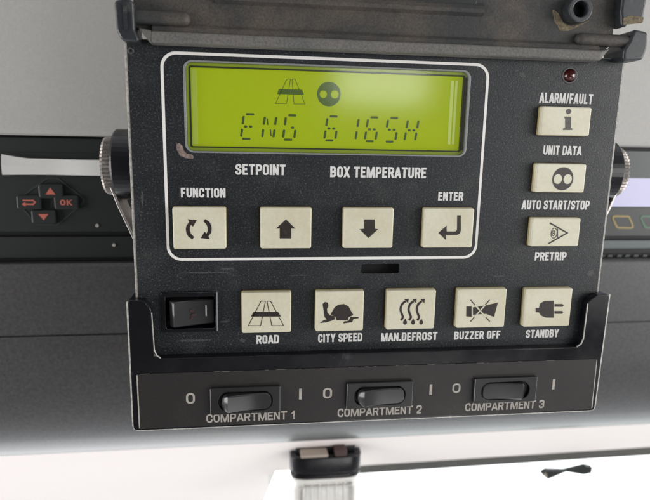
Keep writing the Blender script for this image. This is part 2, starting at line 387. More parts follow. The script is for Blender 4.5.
# ------------------------------------------------------------------ cab lamp below the unit
lamp = empty('cab_lamp', 'round cab lamp with black cap and clear ribbed lens below the unit', 'lamp')
hd = 9.0; cx, ch, rr_ = -2.9, -121.0, 22.6
def lathe_z(name, cx, ch, prof, m, parent, n=40):
    vs = []; fs = []
    for r, z in prof:
        for i in range(n):
            a = 2*math.pi*i/n; 
            sx = math.copysign(abs(math.cos(a))**.45, math.cos(a)); sy = math.copysign(abs(math.sin(a))**.6, math.sin(a)); vs.append((cx+r*sx, z, ch+(r-rr_)+hd*sy))
    k = len(prof)
    for j in range(k-1):
        for i in range(n): fs.append((j*n+i, j*n+(i+1) % n, (j+1)*n+(i+1) % n, (j+1)*n+i))
    fs.append(tuple(range(n))); fs.append(tuple(range((k-1)*n, k*n)))
    return mesh(name, vs, fs, m, parent, True)
bevel(lathe_z('cap', cx, ch, [(rr_-1.2, -83.5), (rr_, -84.5), (rr_, -94.2), (rr_-1.0, -94.8), (rr_-1.0, -95.8), (rr_-.3, -96.4), (rr_-.3, -98.6), (rr_-1.6, -99.2)], 'gloss', lamp), 0.3)
lathe_z('lens', cx, ch, [(rr_-1.4, -99.3), (rr_-1.0, -101), (rr_-1.9, -101.8), (rr_-1.5, -108), (rr_-1.0, -128), (rr_-3, -136)], 'lamp_white', lamp)
for i, rx in enumerate((-14.5, -9, -4.2, 1.2, 6.4, 11.8, 16.5)):
    plate('rib', [rrect(cx+rx-.45, cx+rx+.45, -134, -103.0, .2)], ch+hd-2.6, ch+hd-.9, 'lamp_white', lamp, bevel=.1)
plate('inner_frame', [rrect(cx-17.5, cx+17.5, -130, -103.6, 3), rrect(cx-16.4, cx+16.4, -129, -104.6, 2.4)], ch+hd-2.0, ch+hd-.6, 'wall', lamp)
plate('clip_strip', [rrect(-19.5, -2.5, -82.4, -80.4, .8)], -118, -110, 'glint', lamp, bevel=.3)
plate('base', [rrect(-22, 16, -84.0, -72.0, 2)], -128, -118.5, 'unit', lamp, bevel=.5)
plate('button', [rrect(1.6, 9.5, -83.2, -78.2, 1.6)], -118, -111, mat('brown_lamp_button', (0.045, 0.02, 0.018), .4), lamp, bevel=.5)

# ------------------------------------------------------------------ tachograph in the left bay
ta = empty('tachograph', 'black tachograph in the console bay left of the controller', 'tachograph')
plate('fascia', [rrect(-420, -62, 65, 108.0, 1.2)], -74, -70, 'unit', ta, bevel=.4)
plate('lower_trim', [rrect(-420, -62, 52.2, 62.6, 1.0)], -74, -71, 'unit', ta, bevel=.5)
plate('printer_slot', [rrect(-164, -90, 90.2, 101.2, .6), rrect(-163.4, -90.6, 90.8, 100.6, .5)], -70, -69.6, 'unit', ta)
plate('screw', [circ(-113.6, 58.4, .8, 12)], -71, -70.4, 'edge', ta)
plate('screw', [circ(-120.5, 68.0, .8, 12)], -70, -69.5, 'edge', ta)
kg = 'arrow keys of the tachograph'
dm = round_poly([(-156, 79.3), (-141.5, 90.2), (-136.5, 90.2), (-124.2, 79.8), (-138, 68.0), (-147.5, 68.0)], 2)
plate('key_pad', [dm, round_poly([(-154.9, 79.3), (-141.2, 89.5), (-136.7, 89.5), (-125.3, 79.8), (-138.3, 68.7), (-147, 68.7)], 2)], -70, -69.75, 'unit_teal', ta)
def key(x, z, poly, lab):
    k = plate('key', [rrect(x-5.4, x+5.4, z-3.2, z+3.2, 1)], -70, -67.6, 'unit', ta, bevel=.7)
    k['label'] = lab
    if poly: flat('symbol', poly, -67.6, -67.5, 'redink', k)
    return k
key(-139.4, 84.0, [[(-141.7, 82.6), (-137.3, 82.6), (-139.5, 85.8)]], 'black key with red up arrow')
key(-143.3, 72.2, [[(-145.5, 73.6), (-141.1, 73.6), (-143.3, 70.8)]], 'black key with red down arrow')
bk = stroke([(-151.4, 79.9), (-147.3, 79.9), (-146.4, 79.1), (-147.3, 78.1), (-150.8, 78.1)], .65) + [[(-150.6, 77.0), (-152.3, 78.1), (-150.6, 79.1)]]
key(-149.2, 78.9, bk, 'black key with red return arrow')
kk = key(-133.0, 78.9, None, 'black key marked OK in red')
text('OK', -135.6, -130.4, 77.7, 80.3, -67.6, 'redink', kk, 'red letters OK', w=.8, t=.22, gap=.16)
for x0, x1, z in ((-155.5, -149, 75.2), (-148.5, -141.5, 68.8), (-141, -133, 75.4)):
    pass
# printed slip hanging out of the printer slot
vs = []; fs = []; nx = 34
for i in range(nx+1):
    t = i/nx; x = -158.6+t*64
    z1 = 98.6 + (1.9*(1-min(1, t*5.5))**1.4) + .12*math.sin(t*9); hh = -68.5+3.2*math.exp(-t*7)+.25*math.sin(t*14)
    z0 = 91.4+.1*math.sin(t*7)
    if i == 0: pass
    for z, dh in ((z0, 0.0), ((z0+z1)/2, .2), (z1, 0.0 if t > .25 else -.9*(1-t*4))):
        vs.append((x, z, hh+dh)); vs.append((x, z, hh+dh-.12))
for i in range(nx):
    a = i*6; b = a+6
    fs += [(a, a+2, b+2, b), (a+2, a+4, b+4, b+2), (a+1, b+1, b+3, a+3), (a+3, b+3, b+5, a+5), (a, b, b+1, a+1), (a+4, a+5, b+5, b+4)]
fs += [(0, 1, 3, 2), (2, 3, 5, 4), (nx*6, nx*6+2, nx*6+3, nx*6+1), (nx*6+2, nx*6+4, nx*6+5, nx*6+3)]
slip = mesh('paper_slip', vs, fs, 'paper')
slip['label'] = 'white paper slip with a curled end sticking out of the tachograph'; slip['category'] = 'paper'

# ------------------------------------------------------------------ radio unit in the right bay
ra = empty('radio', 'dark unit with pale lavender screen and outlined keys right of the controller', 'radio')
plate('fascia', [rrect(100, 420, 62.0, 107.2, 1.2)], -74, -71, 'unit_teal', ra, bevel=.4)
plate('key_row', [rrect(101, 419, 62.4, 77.3, .6)], -71, -70.4, 'unit', ra)
plate('screen', [rrect(104, 300, 78.0, 93.0, .5)], -71, -70.2, 'screen', ra)
plate('lower_bar', [rrect(100, 420, 55.3, 59.9, .5)], -74, -69.8, 'bar', ra, bevel=.4)
tw = []
for i in range(60):
    x = 101+i*5+random.uniform(-.6, .6); tw.append([(x, 51.0), (x+2.6, 50.9), (x+3.0, 51.9), (x+.6, 52.2)])
flat('serrated_strip', tw, -71, -70, 'strip', ra)
def okey(x, col, lab):
    o = [(x-6.3, 73.4), (x+4.6, 73.2), (x+9.0, 66.0), (x-2.0, 66.3)]
    i_ = [(x-4.9, 72.4), (x+4.0, 72.2), (x+7.2, 67.0), (x-1.3, 67.3)]
    k = plate('outlined_key', [round_poly(o, 1.8), round_poly(i_, 1.0)], -70.4, -70.2, col, ra); k['label'] = lab
for x, c, lab in ((129.6, 'blue', 'blue outlined key'), (145.9, 'yellow', 'ochre outlined key'), (162.2, 'green', 'green outlined key'), (178.5, 'blue', 'blue outlined key, the far one')):
    okey(x, c, lab)

# ------------------------------------------------------------------ the controller
cu = empty('controller', 'black control unit with a lit green display and cream buttons', 'control unit')
# housing (pale cast edge) and the textured black face on it
XB0, XB1, ZB0, ZB1 = -71.2, 30.5, 103.9, 134.8
holes = [rrect(XB0, XB1, ZB0, ZB1, 3.0), rrect(-7.7, 7.2, 59.9, 63.6, .9), rrect(-81.0, -61.3, 38.9, 53.8, .8), circ(68.45, 134.3, 3.05, 32)]
hs = plate('housing', [rrect(-90.15, 90.0, 3.0, 141.0, 2.0)], -36, -6.0, 'housing', cu)
holes2 = [rrect(XB0-1, XB1+1, ZB0-1, ZB1+1, 3.0), rrect(-9.0, 8.5, 58.6, 64.9, .9), rrect(-82.0, -60.3, 37.9, 54.8, .8), circ(68.45, 134.3, 4, 32)]
plate('housing_front', [rrect(-90.15, 90.0, 3.0, 141.0, 2.0)]+holes2, -5.99, -0.35, 'housing', cu, bevel=.05)
fp = plate('face_panel', [rrect(-89.3, 89.2, 4.0, 140.6, 1.4)]+holes, -0.6, 0.0, 'face', cu, bevel=.12)
plate('white_line', [rrect(-78.6, 37.35, 65.45, 137.35, 5.2, 10), rrect(-77.62, 36.38, 66.42, 136.38, 4.3, 10)], 0.0, 0.06, 'ink_line', cu)
# faint dust streaks and the scuffed top left corner
# slot
box('slot_recess', -8.8, 8.3, 58.8, 64.7, -5.9, -5.5, 'black', cu)
# pits behind the cutouts are cut into the housing by dark wells
def well(nm, o, depth, mm, wall=0.5):
    pass
# light rub marks on the face
M['scuff'] = mat('grey_rub_mark', (0.042, 0.042, 0.042), 0.6, grain=0.8, gscale=1800)
def scuff(x, z, lx, lz, seed):
    rn = random.Random(seed); n = 18; P_ = []
    for i in range(n):
        a = 2*math.pi*i/n; k = rn.uniform(.55, 1.1); P_.append((x+lx*k*math.cos(a), z+lz*k*math.sin(a)))
    plate('rub_mark', [P_], 0.0, 0.012, 'scuff', cu)
for i, (x, z, lx, lz) in enumerate(((-66, 60.9, 9.5, .35), (-57.5, 62.3, 3.0, .4), (-52.2, 34.7, 1.2, .9), (85.6, 59.2, 1.6, 1.6), (50.0, 133.8, 1.4, 1.1),
        (-58.5, 42.2, 1.6, .5), (-70, 35.2, 7, .5), (86.6, 136.2, 1.6, 1.8), (-86.3, 88, .5, 3.5), (47, 58.3, 3.5, .25), (-31, 59.6, 5, .2), (-56.5, 33.2, .5, .4))):
    scuff(x, z, lx, lz, i)
# status lamp
ld = plate('lamp_ring', [circ(68.45, 134.3, 3.1, 32), circ(68.45, 134.3, 2.35, 32)], -1.2, 0.12, 'gloss', cu, bevel=.1)
vs = []; fs = []; n = 28; k = 9
for j in range(k):
    a = math.radians(90*j/(k-1)); r = 2.35*math.cos(a); h = -0.6+2.3*math.sin(a)
    for i in range(n): vs.append((68.45+r*math.cos(2*math.pi*i/n), 134.3+r*math.sin(2*math.pi*i/n), h))
for j in range(k-1):
    for i in range(n): fs.append((j*n+i, j*n+(i+1) % n, (j+1)*n+(i+1) % n, (j+1)*n+i))
o = mesh('alarm_lamp', vs, fs, 'led', cu, True)
o['label'] = 'small dark red status lamp'

# ---- display
dp = plate('display_bezel', [rrect(XB0, XB1, ZB0, ZB1, 3.0), rrect(XB0+.7, XB1-.7, ZB0+.55, ZB1-.55, 2.4)], -3.0, 0.28, 'bezel', cu, bevel=.14)
plate('light_guide', [rrect(XB0+.72, XB1-.72, ZB0+.57, ZB1-.57, 2.3), rrect(-69.5, 28.9, 105.7, 133.2, .7)], -3.4, -1.6, 'lcd_wall', cu, bevel=.2)
plate('display_gasket', [rrect(-69.52, 28.92, 105.68, 133.22, .7), rrect(-69.0, 28.4, 106.15, 132.75, .5)], -3.4, -1.45, 'lcd_step', cu)
lcd = plate('display', [rrect(-69.6, 29.0, 105.6, 133.3, .4)], -3.9, -2.5, 'lcd', cu)
lcd['label'] = 'lit green display reading ENG 6165H'
# faint moulded rails at both ends of the film
plate('film_edge', [rrect(-68.7, -67.0, 106.6, 132.2, .5)], -2.5, -2.38, mat('pale_film_edge', (0.30, 0.36, 0.06), 0.35, emit=(0.28, 0.36, 0.04), estr=0.5), cu, bevel=.05)
M['film'] = mat('bright_film_edge', (0.46, 0.52, 0.14), 0.3, emit=(0.3, 0.38, 0.06), estr=0.4)
plate('film_edge', [rrect(23.9, 25.1, 108.4, 131.2, .3), ], -2.5, -2.3, 'film', cu, bevel=.05)
plate('film_edge', [rrect(25.6, 26.5, 108.4, 131.2, .3), ], -2.5, -2.3, 'film', cu, bevel=.05)
plate('guide_end', [rrect(28.75, 29.78, 106.3, 132.4, .3), ], -1.62, -1.45, mat('brown_guide_end', (0.055, 0.042, 0.028), 0.4, grain=.4, gscale=700), cu)
plate('display_window', [rrect(XB0+.75, XB1-.75, ZB0+.6, ZB1-.6, 2.2)], -0.9, -0.5, 'glass', cu)
# segments
def segs(ch, x, z):
    Wd, H = 4.0, 8.5; sl = 1.15/8.5; t = .80
    def p(u, v): return (x+u*Wd+sl*v*H, z+v*H)
    def bar(u0, v0, u1, v1, wd=t):
        a = Vector(p(u0, v0)); b = Vector(p(u1, v1)); d = (b-a).normalized(); nn = Vector((-d.y, d.x))*wd/2; e = d*wd*.35
        return [tuple(a), tuple(a+e-nn), tuple(b-e-nn), tuple(b), tuple(b-e+nn), tuple(a+e+nn)]
    S_ = {'t': bar(.16, 1, .92, 1), 'b': bar(.1, 0, .86, 0), 'ul': bar(0, .93, 0, .58), 'll': bar(0, .42, 0, .07), 'ur': bar(1, .93, 1, .58), 'lr': bar(1, .42, 1, .07),
          'ml': bar(.12, .5, .44, .5), 'mr': bar(.56, .5, .88, .5), 'd1': bar(.22, .86, .36, .58, .42), 'd2': bar(.62, .42, .78, .12, .42)}
    use = {'E': 't b ul ll ml mr', 'N': 'ul ll ur lr d1 d2', 'G': 't b ul ll lr mr', '6': 't b ul ll lr ml mr', '1': 'ur lr', '5': 't b ul lr ml mr', 'H': 'ul ll ur lr ml mr'}[ch]
    return [S_[k] for k in use.split()]
for i, ch in enumerate('ENG 6165H'):
    if ch == ' ': continue
    o = flat('display_character', segs(ch, -52.1+i*7.44, 109.0), -2.5, -2.44, 'lcd_ink', lcd)
    o['label'] = 'dark display character '+('S' if False else ch)
q = []
q += stroke([(-35.85, 129.9), (-34.62, 129.94), (-35.98, 121.54), (-39.86, 121.43)], .2, True) + stroke([(-34.09, 129.95), (-33.04, 129.99), (-29.4, 121.55), (-33.32, 121.44)], .2, True)
q += [[(-38.65, 126.45), (-30.53, 126.45), (-29.8, 124.7), (-39.34, 124.7)]]
o = flat('road_symbol', q, -2.5, -2.45, 'lcd_faint', lcd)
o = plate('face_symbol', [circ(-20.9, 125.2, 4.25, 36), circ(-22.9, 125.1, 1.3, 20), circ(-18.8, 125.15, 1.4, 20)], -2.5, -2.45, 'lcd_faint', lcd)
# worn patch under the lower left corner of the bezel
arc = [(-73.2, 107.2), (-74.1, 106.6), (-74.1, 104.8), (-73.0, 102.8), (-70.9, 101.9), (-68.6, 101.8), (-68.3, 102.5), (-69.0, 103.3), (-70.6, 103.45), (-71.6, 104.4), (-72.1, 106.1)]
o = plate('worn_patch', [round_poly(arc, .5, 3)], 0.0, 0.12, 'worn', cu, bevel=.04); o['label'] = 'pinkish worn patch at the display corner'

# ---- push buttons
M['skirt'] = mat('yellowed_button_skirt', (0.36, 0.29, 0.13), 0.45, stain=(0.1, 0.08, 0.04), stain_scale=200, stain_amt=.6)
ICON = {'function': [[(-68.59, 74.56), (-69.29, 73.81), (-70.61, 74.75), (-71.25, 76.06), (-71.4, 77.36), (-71.19, 78.62), (-70.16, 80.01), (-70.68, 80.93), (-67.54, 80.61), (-68.95, 78.29), (-69.56, 79.03), (-69.99, 78.15), (-70.06, 76.99), (-69.69, 75.83)], [(-65.3, 80.24), (-64.61, 80.99), (-63.27, 80.06), (-62.61, 78.76), (-62.46, 77.45), (-62.66, 76.19), (-63.69, 74.78), (-63.16, 73.84), (-66.34, 74.18), (-64.93, 76.52), (-64.31, 75.77), (-63.88, 76.66), (-63.81, 77.82), (-64.19, 78.99)]], 'up': [[(-36.25, 80.91), (-32.85, 77.57), (-34.36, 77.57), (-34.34, 74.0), (-38.45, 74.01), (-38.46, 77.58), (-39.82, 77.58)]], 'down': [[(-7.74, 80.95), (-3.8, 80.95), (-3.67, 77.55), (-2.46, 77.33), (-5.95, 74.06), (-9.34, 77.33), (-7.63, 77.55)]], 'enter': [[(27.46, 82.5), (28.85, 82.5), (29.23, 76.84), (28.99, 75.78), (28.09, 75.18), (23.58, 75.11), (23.7, 73.21), (20.59, 75.95), (23.6, 78.66), (23.73, 76.47), (27.23, 76.47), (27.74, 77.0)]], 'info': [[(66.2, 119.28), (68.72, 119.34), (69.16, 115.23), (69.73, 115.1), (69.8, 114.52), (66.16, 114.44), (66.1, 115.02), (66.95, 115.18), (66.58, 118.64), (66.26, 118.7)]], 'info_dot': [(67.65, 121.18)], 'unit': [(67.96, 96.48)], 'pre': [(64.68, 79.56), (71.94, 75.83), (64.97, 71.83), (66.54, 75.75), (67.85, 77.33), (68.19, 73.97)], 'road': [[(-45.23, 50.7), (-43.63, 50.67), (-45.41, 41.36), (-49.87, 41.46)], [(-43.05, 50.66), (-41.73, 50.63), (-36.92, 41.15), (-41.28, 41.26)], [(-47.94, 46.64), (-39.01, 46.45), (-37.9, 44.66), (-48.9, 44.9)]], 'turtle': [[(-19.37, 45.11), (-17.92, 47.8), (-16.43, 48.86), (-14.39, 49.05), (-12.62, 48.09), (-11.66, 46.27), (-10.7, 44.69), (-12.51, 43.87), (-12.78, 42.62), (-17.05, 42.71), (-17.53, 44.13)], [(-22.46, 49.2), (-21.58, 49.96), (-20.52, 49.71), (-20.27, 48.54), (-20.77, 47.24), (-20.59, 45.84), (-19.59, 44.8), (-18.0, 44.46), (-17.66, 43.2), (-19.02, 42.6), (-21.05, 42.02), (-23.31, 41.84), (-21.82, 42.98), (-20.84, 43.19), (-21.62, 44.15), (-22.04, 46.87)], [(-11.75, 44.01), (-8.69, 43.86), (-8.75, 43.39), (-10.65, 43.12), (-11.08, 41.87), (-14.51, 41.48), (-14.22, 42.18), (-12.47, 42.45)]], 'wave': [[(7.8, 42.15), (8.45, 43.48), (7.83, 45.08), (7.44, 46.67), (7.91, 48.48), (9.25, 49.71), (10.38, 50.48), (9.41, 41.31)], [(10.94, 42.08), (11.59, 43.42), (10.96, 45.02), (10.57, 46.61), (11.03, 48.42), (12.38, 49.65), (13.51, 50.42), (12.56, 41.24)], [(14.18, 42.0), (14.82, 43.34), (14.18, 44.95), (13.79, 46.55), (14.24, 48.36), (15.59, 49.6), (16.73, 50.36), (15.8, 41.17)]], 'horn': [[(33.46, 47.2), (35.56, 47.15), (35.86, 42.96), (33.66, 43.17)], [(36.15, 46.74), (40.96, 47.41), (46.08, 48.48), (44.99, 42.68), (41.62, 44.05), (36.37, 43.76)], [(35.06, 49.6), (43.28, 40.97)], [(42.55, 49.47), (35.58, 41.15)]], 'plug': [[(61.87, 45.99), (63.29, 45.97), (63.53, 47.75), (65.27, 48.78), (69.1, 48.87), (69.81, 41.89), (66.61, 41.96), (64.43, 42.83), (63.46, 44.16), (62.04, 44.19)], [(69.58, 47.48), (72.95, 47.41), (73.6, 46.83), (73.07, 46.26), (69.7, 46.33)], [(69.87, 44.61), (73.08, 44.54), (73.65, 43.95), (73.2, 43.38), (69.99, 43.45)]]}
def button(lab, x0, x1, z0, z1, icon):
    b = plate('button', [rrect(x0-.15, x1+.15, z0-.15, z1+.15, .7)], 0.02, 3.0, 'button', cu, bevel=.42, res=3)
    b.data.polygons.foreach_set('use_smooth', [True]*len(b.data.polygons))
    b.data.set_sharp_from_angle(angle=math.radians(50))
    b['label'] = lab
    sk = plate('button_skirt', [rrect(x0-.28, x1+.28, z0-.26, z1+.26, .75)], 0.03, 1.0, 'skirt', b, bevel=.1)
    plate('button_gap', [rrect(x0-.75, x1+.75, z0-.7, z1+.7, .9)], 0.0, 0.05, 'black', b)
    icon(b)
    return b
A, B = 2.998, 3.06
def ic(key): return lambda b: flat('symbol', ICON[key], A, B, 'icon', b)
R1 = (70.45, 84.95)
button('cream FUNCTION button with two curved arrows', -75.7, -57.7, *R1, ic('function'))
button('cream button with up arrow', -45.2, -27.2, *R1, ic('up'))
button('cream button with down arrow', -15.1, 3.1, *R1, ic('down'))
button('cream ENTER button with bent arrow', 15.1, 33.9, *R1, ic('enter'))
def i_info(b):
    x, z = ICON['info_dot'][0]
    flat('symbol', [ICON['info'][0], circ(x, z, 1.0, 20)], A, B, 'icon_grey', b)
button('cream button with letter i', 57.6, 76.6, 112.6, 122.7, i_info)
def i_unit(b):
    x, z = ICON['unit'][0]
    flat('symbol', [{'o': circ(x, z, 4.2, 36, 4.35), 'holes': [circ(x-1.95, z-.1, 1.75, 24, 1.85), circ(x+2.0, z-.1, 1.75, 24, 1.85)]}], A, B, 'icon', b)
button('cream button with black round face symbol', 57.5, 76.9, 91.5, 101.9, i_unit)
def i_pre(b):
    p = ICON['pre']; e = p[3]
    s_ = stroke(p[:3], .55)
    s_ += [{'o': circ(e[0], e[1], 1.35, 24, 2.1), 'holes': [circ(e[0], e[1], 1.08, 24, 1.82)]}, {'o': circ(e[0]-.25, e[1], .68, 20, 1.15), 'holes': [circ(e[0]-.25, e[1], .4, 16, .85)]}, circ(e[0]-.25, e[1], .2, 10, .3)]
    s_ += stroke([p[4], p[5]], .25)
    flat('symbol', s_, A, B, 'icon', b)
button('cream PRETRIP button with eye symbol', 57.6, 76.9, 70.7, 81.4, i_pre)
R2 = (38.65, 53.85)
def i_road(b):
    flat('symbol', stroke(ICON['road'][0], .24, True)+stroke(ICON['road'][1], .24, True)+[ICON['road'][2]], A, B, 'icon', b)
button('cream ROAD button with motorway symbol', -52.1, -34.3, *R2, i_road)
button('cream button with tortoise symbol', -24.8, -7.0, *R2, ic('turtle'))
def i_wave(b):
    s_ = []
    for p in ICON['wave']:
        # smooth the wave
        pts = []
        c = p[:6]
        for i in range(len(c)-1):
            p0 = Vector(c[max(i-1, 0)]); p1 = Vector(c[i]); p2 = Vector(c[i+1]); p3 = Vector(c[min(i+2, len(c)-1)])
            for k in range(5):
                t = k/5; pts.append(tuple(.5*((2*p1)+(p2-p0)*t+(2*p0-5*p1+4*p2-p3)*t*t+(3*p1-p0-3*p2+p3)*t**3)))
        pts.append(c[-1])
        s_ += [ribbon(pts, .85)]
        x, z = p[6]
        s_.append([(x+.05, z+.15), (x-1.65, z-.05), (x-.15, z-1.6)])
        x, z = p[7]; s_.append(circ(x, z, .75, 14, .9)); s_.append([(x-.55, z+.5), (x+.55, z+.5), (x, z+1.6)])
    flat('symbol', s_, A, B, 'icon', b)
button('cream button with three heat waves', 2.3, 20.9, *R2, i_wave)
def i_horn(b):
    a = ICON['horn']
    flat('symbol', [a[0], a[1]], A, B, 'icon', b)
    for l in (a[2], a[3]):
        p, q_ = Vector(l[0]), Vector(l[1])
        flat('cross_stroke', stroke([tuple(p), tuple(p.lerp(q_, .22))], .32)+stroke([tuple(p.lerp(q_, .80)), tuple(q_)], .32), A, B+.03, 'icon', b)
        flat('cross_gap', stroke([tuple(p.lerp(q_, .24)), tuple(p.lerp(q_, .78))], .5), B, B+.05, 'button', b)
button('cream BUZZER OFF button with crossed horn', 30.1, 49.3, *R2, i_horn)
button('cream STANDBY button with plug symbol', 57.6, 76.6, 38.45, 53.6, ic('plug'))

# ---- printed words
def word(t, x0, x1, z0, z1, m='ink', h=0.0, bold=.03, **k): text(t, x0, x1, z0, z1, h, m, cu, 'white word '+t, **k)
word('SETPOINT', -54.05, -36.3, 96.45, 100.25)
word('BOX TEMPERATURE', -20.2, 15.7, 95.95, 99.85)
word('FUNCTION', -73.1, -57.65, 88.3, 91.65)
word('ENTER', 20.75, 30.5, 87.75, 90.95)
word('ALARM/FAULT', 57.5, 78.6, 124.2, 127.9)
word('UNIT DATA', 60.8, 76.2, 105.3, 108.75)
word('AUTO START/STOP', 54.1, 81.8, 84.5, 88.1)
word('PRETRIP', 61.25, 74.4, 64.4, 67.75)
word('ROAD', -46.9, -38.45, 33.2, 36.55)
word('CITY SPEED', -23.55, -6.45, 33.1, 36.45)
word('MAN.DEFROST', 1.05, 23.6, 32.8, 36.1)
word('BUZZER OFF', 30.5, 49.65, 32.7, 36.0)
word('STANDBY', 60.4, 74.35, 32.6, 35.95)

# ---- main rocker switch
rk = plate('power_switch', [rrect(-81.2, -61.1, 38.7, 54.0, .9), rrect(-79.6, -62.1, 40.1, 52.2, .5)], -6, 1.0, 'gloss', cu, bevel=.3)
rk['label'] = 'black rocker switch at the lower left'
box('switch_well', -80.5, -61.6, 39.4, 53.4, -6.2, -5.0, 'black', rk)
def rocker(nm, parent, x0, x1, z0, z1, hl, hr, hb, m, round_end=True, dip=.5, ramp=2.0, drop=2.6):
    zc = (z0+z1)/2; hw = (z1-z0)/2; nst = 22; vs = []; fs = []
    ring = []
    for i in range(nst+1):
        t = .5-.5*math.cos(math.pi*i/nst); x = x0+t*(x1-x0)
        if round_end:
            e = min(x-x0, x1-x); rr = hw*.75
            wz = hw if e >= rr else hw*.35+hw*.65*math.sqrt(max(0, 1-(1-e/rr)**2))
        else: wz = hw
        h = hl+(hr-hl)*t-dip*math.sin(math.pi*t)
        q = (x-x0) if hl > hr else (x1-x)
        if q < ramp: h -= (1-q/ramp)*drop
        row = [(x, zc-wz, hb), (x, zc-wz, h-.45), (x, zc-wz+.45, h), (x, zc, h+.02), (x, zc+wz-.45, h), (x, zc+wz, h-.45), (x, zc+wz, hb)]
        vs += row
    k = 7
    for i in range(nst):
        for j in range(k-1): fs.append((i*k+j, (i+1)*k+j, (i+1)*k+j+1, i*k+j+1))
        fs.append((i*k, i*k+k-1, (i+1)*k+k-1, (i+1)*k))
    fs += [tuple(range(k)), tuple(range(nst*k, nst*k+k))]
    o = mesh(nm, vs, fs, m, parent, True); o.data.set_sharp_from_angle(angle=math.radians(40)); return o
o = rocker('rocker', rk, -78.2, -62.6, 41.0, 50.6, 3.4, -1.6, -5, 'rocker', False, .6, 1.6, 2.5)
plate('rocker_mark', [rrect(-65.6, -65.1, 44.2, 48.4, .2)], -2.0, -.75, 'ink_grey', rk)
flat('red_mark', [circ(-70.4, 46.9, .8, 12, .6), circ(-69.8, 45.2, .9, 12, .5), circ(-70.6, 43.9, .5, 10, .5)], -1, .75, mat('faded_red_print', (0.05, 0.024, 0.024), .4), rk)
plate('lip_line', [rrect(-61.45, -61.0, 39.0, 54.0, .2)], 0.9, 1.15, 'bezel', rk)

# ---- the bracket that carries the compartment switches
outer = [(-92.4, 2.0, 2.0), (91.3, 1.7, 2.0), (92.1, 51.4, 1.5), (86.6, 51.0, 2.5), (83.2, 48.2, 1.5), (82.9, 29.6, 3.0), (-83.7, 30.0, 3.0), (-84.2, 48.6, 2.5), (-86.6, 51.9, 2.2), (-92.2, 52.1, 1.0)]
inset = [(-91.9, 2.75, 1.8), (90.75, 2.45, 1.8), (91.5, 50.8, 1.3), (86.8, 50.3, 2.3), (83.8, 47.8, 1.5), (83.5, 29.0, 3.0), (-84.3, 29.4, 3.0), (-84.8, 48.3, 2.3), (-86.9, 51.2, 2.0), (-91.7, 51.4, .9)]
br = plate('switch_bracket', [round_poly(outer, 2)], -34.0, 4.0, 'gloss', cu, bevel=.35, res=3)
br['label'] = 'glossy black bracket round the lower edge with three compartment switches'
# painted highlight: pale line where the bracket edge catches light, left, bottom and right
def strip(pts, wd, h0, h1, m, parent, nm='edge_highlight'): return flat(nm, stroke(pts, wd), h0, h1, m, parent)
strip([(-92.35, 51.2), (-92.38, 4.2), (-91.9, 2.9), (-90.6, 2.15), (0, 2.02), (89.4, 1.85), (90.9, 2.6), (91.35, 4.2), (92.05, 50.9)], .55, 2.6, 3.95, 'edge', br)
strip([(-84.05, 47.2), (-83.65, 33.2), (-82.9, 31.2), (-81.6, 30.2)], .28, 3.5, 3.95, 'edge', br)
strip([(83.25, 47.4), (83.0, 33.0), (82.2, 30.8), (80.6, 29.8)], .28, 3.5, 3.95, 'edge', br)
# brown-black printed plate
pl = plate('switch_plate', [round_poly([(-90.1, 2.9), (89.9, 2.6), (89.6, 24.4), (-90.1, 24.4)], .5)], 4.0, 4.3, 'panel', br, bevel=.08)
strip([(-90.0, 3.4), (-90.0, 23.8)], .42, 4.2, 4.36, 'ink_grey', pl, 'plate_edge')
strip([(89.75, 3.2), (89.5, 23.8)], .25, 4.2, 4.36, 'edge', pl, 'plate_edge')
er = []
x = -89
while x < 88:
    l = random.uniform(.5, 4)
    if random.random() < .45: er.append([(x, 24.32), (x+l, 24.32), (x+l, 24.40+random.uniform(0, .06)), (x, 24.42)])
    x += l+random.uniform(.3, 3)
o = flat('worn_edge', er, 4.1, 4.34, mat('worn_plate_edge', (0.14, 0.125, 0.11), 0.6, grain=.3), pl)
H2 = 4.3
for x, flip, n_ in ((-51.1, False, '1'), (.1, False, '2'), (51.0, True, '3')):
    z0, z1 = 7.9, 18.4
    sw = plate('compartment_switch', [rrect(x-12.9, x+12.9, z0, z1, .5), rrect(x-9.9, x+9.9, 9.2, 16.6, 3.4)], H2-.3, H2+1.5, 'switch_frame', pl, bevel=.3)
    sw['label'] = 'black rocker switch above the words COMPARTMENT '+n_
    box('switch_well', x-11, x+11, 8.6, 17.2, H2-.25, H2+.1, 'black', sw)
    if not flip: rocker('rocker', sw, x-8.7, x+9.5, 9.5, 16.0, H2+4.6, H2+1.9, H2, 'rocker', True, .7)
    else: rocker('rocker', sw, x-9.5, x+8.4, 9.5, 16.2, H2+2.0, H2+3.6, H2, 'rocker', True, .7)
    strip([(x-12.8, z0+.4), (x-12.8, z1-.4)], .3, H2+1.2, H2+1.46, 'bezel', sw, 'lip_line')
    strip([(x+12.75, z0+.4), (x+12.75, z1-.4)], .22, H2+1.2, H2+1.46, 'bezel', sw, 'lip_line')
for t, x0, x1, z0, z1 in (('0', -72.9, -69.7, 12.15, 16.3), ('0', -21.8, -18.35, 12.05, 16.3), ('0', 29.5, 32.8, 12.2, 16.2)):
    text(t, x0, x1, z0, z1, H2, 'ink_grey', pl, 'pale figure 0', w=.75, t=.17)
for x, z in ((-30.5, 12.05), (20.7, 11.8), (71.9, 12.0)):
    o = flat('lettering', [rrect(x-.5, x+.5, z, z+4.4, .05)], H2, H2+.06, 'ink_grey', pl); o['label'] = 'pale stroke marking the on side'
